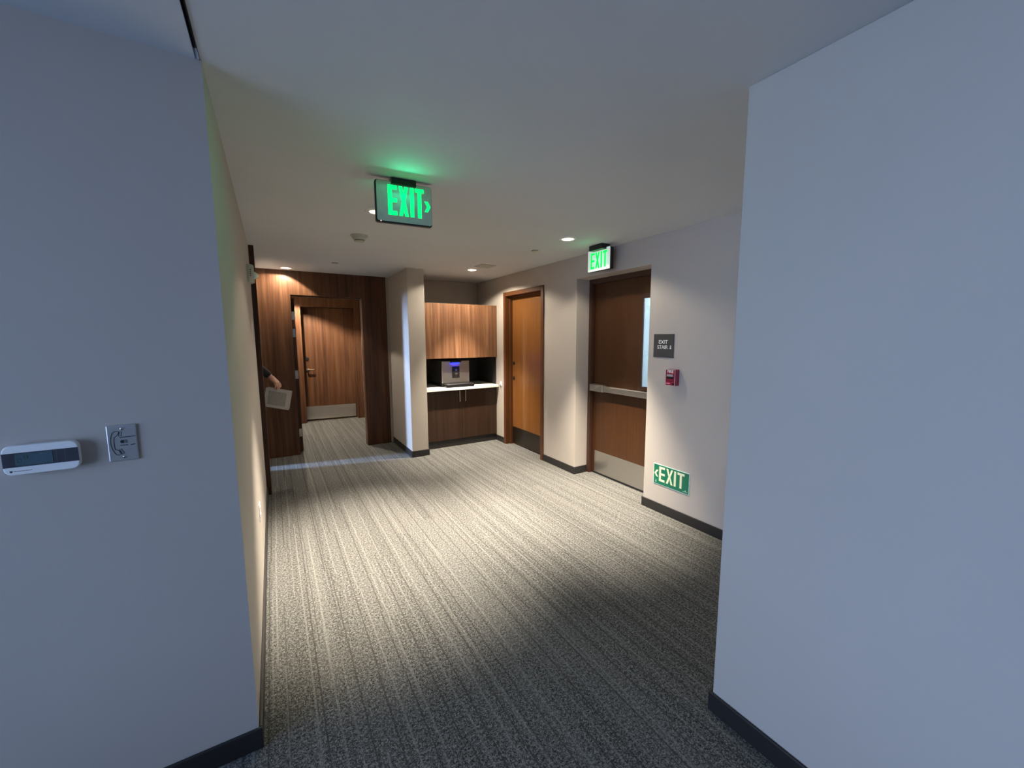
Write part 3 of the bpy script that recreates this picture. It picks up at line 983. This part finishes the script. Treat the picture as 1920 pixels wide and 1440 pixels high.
# outlet on the corridor wall
ol = empty('wall_outlet', mat=frame_mat((XL, 2.92, .465), (0, 1, 0)))
tag(ol, 'white outlet plate low on the corridor wall, seen edge-on', 'outlet')
bm = bmesh.new(); prism(bm, rrect(.072, .116, .005), 0, .005)
obj('plate', bm, M['white'], ol, bevel=.0015)
for yy in (-.024, .024):
    bm = bmesh.new(); prism(bm, rrect(.034, .030, .008, cy=yy), .005, .008)
    so = obj('socket', bm, M['white'], ol)
    bm = bmesh.new(); bx(bm, -.008, -.006, yy - .004, yy + .005, .0078, .0084); bx(bm, .006, .008, yy - .004, yy + .005, .0078, .0084)
    obj('slots', bm, M['black'], so)

# alarm strobe on the corridor wall
st = empty('alarm_strobe', mat=frame_mat((XL, 3.88, 2.08), (0, 1, 0)))
tag(st, 'pale horn strobe fixed high on the corridor wall', 'alarm')
bm = bmesh.new()
def loft(bm, secs):
    rings = [[bm.verts.new((x, y, z)) for x, y in pts] for pts, z in secs]
    n = len(rings[0])
    for a, b_ in zip(rings, rings[1:]):
        for k in range(n): bm.faces.new((a[k], a[(k + 1) % n], b_[(k + 1) % n], b_[k]))
    bm.faces.new(rings[0][::-1]); bm.faces.new(rings[-1])
loft(bm, [(rrect(.120, .140, .008), 0), (rrect(.124, .148, .010), .018), (rrect(.112, .128, .012), .048)])
obj('housing', bm, M['cream'], st)
bm = bmesh.new()
loft(bm, [(rrect(.05, .055, .006, cy=-.010), .048), (rrect(.044, .048, .006, cy=-.010), .058), (rrect(.02, .03, .006, cy=-.010), .074)])
obj('lens', bm, M['lens_dim'], st)
bm = bmesh.new()
for zz in (.026, .011, -.004, -.019): tube(bm, (-.064, zz, .026), (-.0598, zz, .026), .0042, n=10)
obj('sounder_holes', bm, M['black'], st)

# ------------------------------------------------------------------ ceiling fixtures
CAN_INFO = [
    ('recessed downlight in the ceiling next to the small exit sign', P_MAIN * .32, 134, .3, 46.0),
    ('recessed downlight just behind the large hanging exit sign', P_MAIN * .16, 122, .25, 90.0),
    ('recessed downlight above the cabinet niche', P_MAIN * .80, 150, .2, 10.0),
    ('recessed downlight close to the timber wall', P_WASH, 134, .10, 0),
    ('recessed downlight inside the vestibule', P_VEST, 120, .3, 0)]
for (x, y), (lab, pw, ang, bl, core) in zip(CANS, CAN_INFO):
    dl = empty('downlight', (x, y, H))
    tag(dl, lab, 'light', 'recessed ceiling downlights')
    bm = bmesh.new()
    lathe(bm, [(.050, .0), (.052, -.004), (.072, -.0045), (.079, -.001), (.079, .0), (.050, .0)], 36)
    obj('trim_ring', bm, M['white'], dl, smooth=True)
    bm = bmesh.new()
    lathe(bm, [(.050, 0), (.047, .02), (.040, .05), (.040, .058), (0, .058)], 36)
    obj('reflector', bm, M['refl'], dl, smooth=True)
    bm = bmesh.new()
    lathe(bm, [(0, .046), (.030, .046), (.036, .050), (.036, .056), (0, .056)], 28)
    obj('lens', bm, M['glass_lens'], dl)
    for k, (pp_, an_, bl_) in enumerate(((pw, ang, bl), (pw * core, 64, 1.0))):      # wide field and narrow core of the beam
        if pp_ <= 0: continue
        L = bpy.data.lights.new('downlight_lamp', 'SPOT')
        L.energy = pp_; L.color = WARM
        L.spot_size = math.radians(an_); L.spot_blend = bl_; L.shadow_soft_size = .022
        lo = bpy.data.objects.new('downlight_lamp', L); COL.objects.link(lo)
        lo.parent = dl; lo.location = (0, 0, .012)
        if pw == P_WASH: lo.rotation_euler = (0, math.radians(16), 0)     # gimbal turned towards the corner

sd = empty('smoke_detector', (.70, 3.70, H))
tag(sd, 'round cream smoke detector on the ceiling behind the large exit sign', 'smoke detector')
bm = bmesh.new(); lathe(bm, [(.070, 0), (.070, -.010), (.064, -.014), (0, -.014)], 36)
obj('base', bm, M['cream'], sd, smooth=False)
bm = bmesh.new(); lathe(bm, [(.060, -.014), (.056, -.026), (.047, -.038), (.042, -.040)], 36)
obj('body', bm, M['cream'], sd)
bm = bmesh.new(); lathe(bm, [(.041, -.038), (.041, -.046), (0, -.046)], 36)
obj('sensor_slot', bm, M['black'], sd)
bm = bmesh.new(); lathe(bm, [(.042, -.046), (.038, -.052), (0, -.054)], 36)
obj('cap', bm, M['cream'], sd)

for x, y, lab in ((.69, 5.152, 'flush sprinkler cover on the ceiling in front of the timber wall'), (2.342, 3.442, 'flush sprinkler cover on the ceiling between exit sign and niche downlight')):
    sp = empty('sprinkler', (x, y, H))
    tag(sp, lab, 'sprinkler', 'ceiling sprinkler covers')
    bm = bmesh.new(); lathe(bm, [(.034, 0), (.034, -.004), (0, -.004)], 28)
    obj('rim', bm, M['ink'], sp)
    bm = bmesh.new(); lathe(bm, [(.041, -.006), (.040, -.009), (0, -.010)], 28); 
    lathe(bm, [(.041, -.006), (.034, -.004)], 28)
    obj('cover_plate', bm, M['cream'], sp)

ad = empty('air_diffuser', (2.30, 4.46, H))
tag(ad, 'small square air grille in the ceiling near the niche downlight', 'vent')
bm = bmesh.new()
slab(bm, -.10, .10, -.10, .10, -.008, 0, [(-.082, .082, -.082, .082)], lambda a, b_, t_: (a, b_, t_))
obj('frame', bm, M['cream'], ad, bevel=.002)
box('backing', M['ink'], (-.082, .082, -.082, .082, -.002, 0), ad)
for k in range(7):
    bm = bmesh.new(); yy = -.070 + k * .0233
    prism(bm, [(yy, -.002), (yy + .004, -.002), (yy + .016, -.009), (yy + .012, -.009)], -.082, .082)
    bmesh.ops.transform(bm, matrix=Matrix(((0, 0, 1, 0), (1, 0, 0, 0), (0, 1, 0, 0), (0, 0, 0, 1))), verts=bm.verts)
    obj('slat', bm, M['cream'], ad)

# ------------------------------------------------------------------ person in the doorway
PXX, PYY = -.44, 5.17
pe = empty('person', (PXX, PYY, 0))
tag(pe, 'person in black clothing reaching a hand out of the doorway with papers', 'person')


def capsules(chains, voxel, name, mat, smooth_it=6):
    """one continuous surface grown over chains of tapered limbs"""
    bm = bmesh.new()
    for ch in chains:
        for (p, r1), (q, r2) in zip(ch, ch[1:]):
            tube(bm, p, q, r1, r2, 14)
        for p, rr in ch: ball(bm, p, rr, 14)
    o = obj(name, bm, mat, pe, smooth=True)
    rm = o.modifiers.new('remesh', 'REMESH'); rm.mode = 'VOXEL'; rm.voxel_size = voxel; rm.use_smooth_shade = True
    sm = o.modifiers.new('smooth', 'SMOOTH'); sm.iterations = smooth_it; sm.factor = .5
    return o


def W_(x, y, z): return (x - PXX, y - PYY, z)
# arm reaching into the corridor (world coordinates)
SHR = W_(-.44, 5.03, 1.435); ELB = W_(-.235, 5.035, 1.345); WRI = W_(-.045, 5.012, 1.168)
HND = W_(-.012, 5.008, 1.120); KNU = W_(.022, 5.006, 1.078)
SHL = (0, .16, 1.435); ELL = (-.02, .20, 1.14); WRL = (.06, .19, .90)
body = [
    [((0, 0, .95), .115), ((0, 0, 1.12), .112), ((.01, 0, 1.30), .118), ((0, 0, 1.41), .085), ((.005, 0, 1.50), .052), ((.02, 0, 1.57), .055)],
    [((0, -.07, 1.30), .10), ((0, .07, 1.30), .10)], [((0, -.06, .97), .11), ((0, .06, .97), .11)],
    [((.02, 0, 1.60), .068), ((.025, 0, 1.66), .082), ((.01, 0, 1.70), .084)], [((.085, 0, 1.60), .03), ((.10, 0, 1.645), .014), ((.112, 0, 1.635), .014), ((.10, 0, 1.625), .012)],
    [((.02, -.083, 1.645), .016), ((.015, -.088, 1.66), .018)], [((.02, .083, 1.645), .016), ((.015, .088, 1.66), .018)],
    [((0, -.10, 1.43), .06), (SHR, .054), (ELB, .042), (WRI, .027), (HND, .029)],
    [((0, .10, 1.43), .06), (SHL, .054), (ELL, .042), (WRL, .027), ((.075, .188, .855), .029), ((.09, .186, .80), .024)],
    [((0, -.085, .93), .088), ((.01, -.09, .50), .056), ((-.01, -.09, .10), .038), ((.0, -.09, .05), .036), ((.13, -.10, .03), .028)],
    [((0, .085, .93), .088), ((.01, .09, .50), .056), ((-.01, .09, .10), .038), ((0, .09, .05), .036), ((.13, .10, .03), .028)],
]
# left hand fingers (relaxed)
for k in range(4):
    yy = .160 + k * .018
    body.append([((.088, yy, .815), .009), ((.098, yy, .775), .0085), ((.092, yy, .745), .0075)])
body.append([((.085, .165, .85), .011), ((.115, .150, .81), .010), ((.122, .150, .785), .008)])
capsules(body, .010, 'body', M['skin'], 4)
# the hand holding the papers: palm above the sheet, fingers folded over its front, thumb behind
hand = [[(WRI, .026), (HND, .026)],
        [(W_(-.030, 5.000, 1.140), .021), (W_(.006, 4.992, 1.092), .017)], [(W_(-.015, 5.018, 1.145), .020), (W_(.028, 5.016, 1.098), .016)],
        [(W_(-.010, 5.010, 1.128), .022), (W_(.020, 5.004, 1.090), .018)]]
fing = [((.000, 4.988, 1.086), (.006, 4.977, 1.055), (-.004, 4.976, 1.030)),
        ((.016, 4.988, 1.080), (.024, 4.976, 1.046), (.016, 4.975, 1.020)),
        ((.031, 4.992, 1.082), (.042, 4.980, 1.050), (.036, 4.978, 1.026)),
        ((.043, 4.998, 1.090), (.056, 4.988, 1.062), (.052, 4.984, 1.042))]
for i, f3 in enumerate(fing):
    rr = (.0088, .0092, .0088, .0078)[i]
    hand.append([(W_(*f3[0]), rr * 1.15), (W_(*f3[1]), rr), (W_(*f3[2]), rr * .85)])
hand.append([(W_(.000, 5.024, 1.130), .012), (W_(.030, 5.030, 1.085), .0105), (W_(.040, 5.019, 1.050), .009)])
capsules(hand, .0035, 'hand', M['skin'], 3)
jk = [
    [((0, 0, .90), .135), ((0, 0, 1.12), .130), ((.01, 0, 1.30), .136), ((0, 0, 1.42), .095)],
    [((0, -.07, 1.28), .118), ((0, .07, 1.28), .118)], [((0, -.05, .94), .125), ((0, .05, .94), .125)],
    [((0, -.09, 1.43), .072), (SHR, .070), (ELB, .058), (tuple(Vector(ELB).lerp(Vector(WRI), .9)), .042)],
    [((0, .09, 1.43), .072), (SHL, .070), (ELL, .058), (tuple(Vector(ELL).lerp(Vector(WRL), .9)), .042)]]
capsules(jk, .010, 'jacket', M['cloth'], 4)
tr2 = [[((0, s * .05, .93), .125), ((0, s * .088, .85), .104), ((.01, s * .09, .50), .076), ((-.01, s * .09, .12), .062)] for s in (-1, 1)]
capsules(tr2, .012, 'trousers', M['cloth'], 4)
for s in (-1, 1):
    capsules([[((-.04, s * .092, .045), .045), ((.07, s * .098, .040), .042), ((.14, s * .104, .034), .034)]], .009, 'shoe', M['black'], 3)
capsules([[((-.015, 0, 1.69), .093), ((-.005, 0, 1.72), .090), ((.02, 0, 1.735), .078)], [((-.03, 0, 1.64), .078), ((-.03, 0, 1.60), .06)]], .009, 'hair', M['hair'], 4)
for s in (-1, 1):
    bm = bmesh.new(); ball(bm, (.098, s * .031, 1.663), .011, 12)
    obj('eye', bm, M['white'], pe, smooth=True)
    bm = bmesh.new(); ball(bm, (.106, s * .031, 1.663), .0052, 10)
    obj('iris', bm, M['hair'], pe, smooth=True)
bm = bmesh.new(); ball(bm, (.094, 0, 1.592), (.012, .022, .006), 12)
obj('mouth', bm, plain('lips', (.40, .16, .13), .5), pe, smooth=True)

# papers held in that hand
def P2(x, z): return (x, z)
pp = empty('paper_sheaf', (0, 0, 0))
tag(pp, 'printed sheets of paper held by the hand in the doorway', 'paper')
quad = [(-.083, 1.047), (.142, .985), (.103, .782), (-.120, .846)]
def sheet(name, off, shift, mat, y0, th=.0012, inset=0.0):
    bm = bmesh.new()
    n = 10
    c = (sum(q[0] for q in quad) / 4, sum(q[1] for q in quad) / 4)
    grid = {}
    for i in range(n + 1):
        for j in range(n + 1):
            s_, t_ = i / n, j / n
            s2, t2 = inset + (1 - 2 * inset) * s_, inset + (1 - 2 * inset) * t_
            x = (1 - s2) * ((1 - t2) * quad[0][0] + t2 * quad[3][0]) + s2 * ((1 - t2) * quad[1][0] + t2 * quad[2][0]) + shift[0]
            z = (1 - s2) * ((1 - t2) * quad[0][1] + t2 * quad[3][1]) + s2 * ((1 - t2) * quad[1][1] + t2 * quad[2][1]) + shift[1]
            y = y0 + .020 * (s2 - .35) ** 2 * (0.4 + t2) + off * t2
            for k in (0, 1): grid[i, j, k] = bm.verts.new((x, y + k * th, z))
    for i in range(n):
        for j in range(n):
            for k in (0, 1):
                bm.faces.new([grid[i, j, k], grid[i + 1, j, k], grid[i + 1, j + 1, k], grid[i, j + 1, k]])
    for i in range(n):
        for e in (0, n):
            bm.faces.new([grid[i, e, 0], grid[i + 1, e, 0], grid[i + 1, e, 1], grid[i, e, 1]])
            bm.faces.new([grid[e, i, 0], grid[e, i + 1, 0], grid[e, i + 1, 1], grid[e, i, 1]])
    return obj(name, bm, mat, pp)
sheet('sheet', 0, (0, 0), M['paper'], 4.997)
sheet('sheet', .006, (.010, -.006), M['paper'], 5.000)
sheet('sheet', .012, (.020, .004), M['paper'], 5.003)
sheet('printed_area', 0, (0, 0), M['print'], 4.9962, .0006, .13)
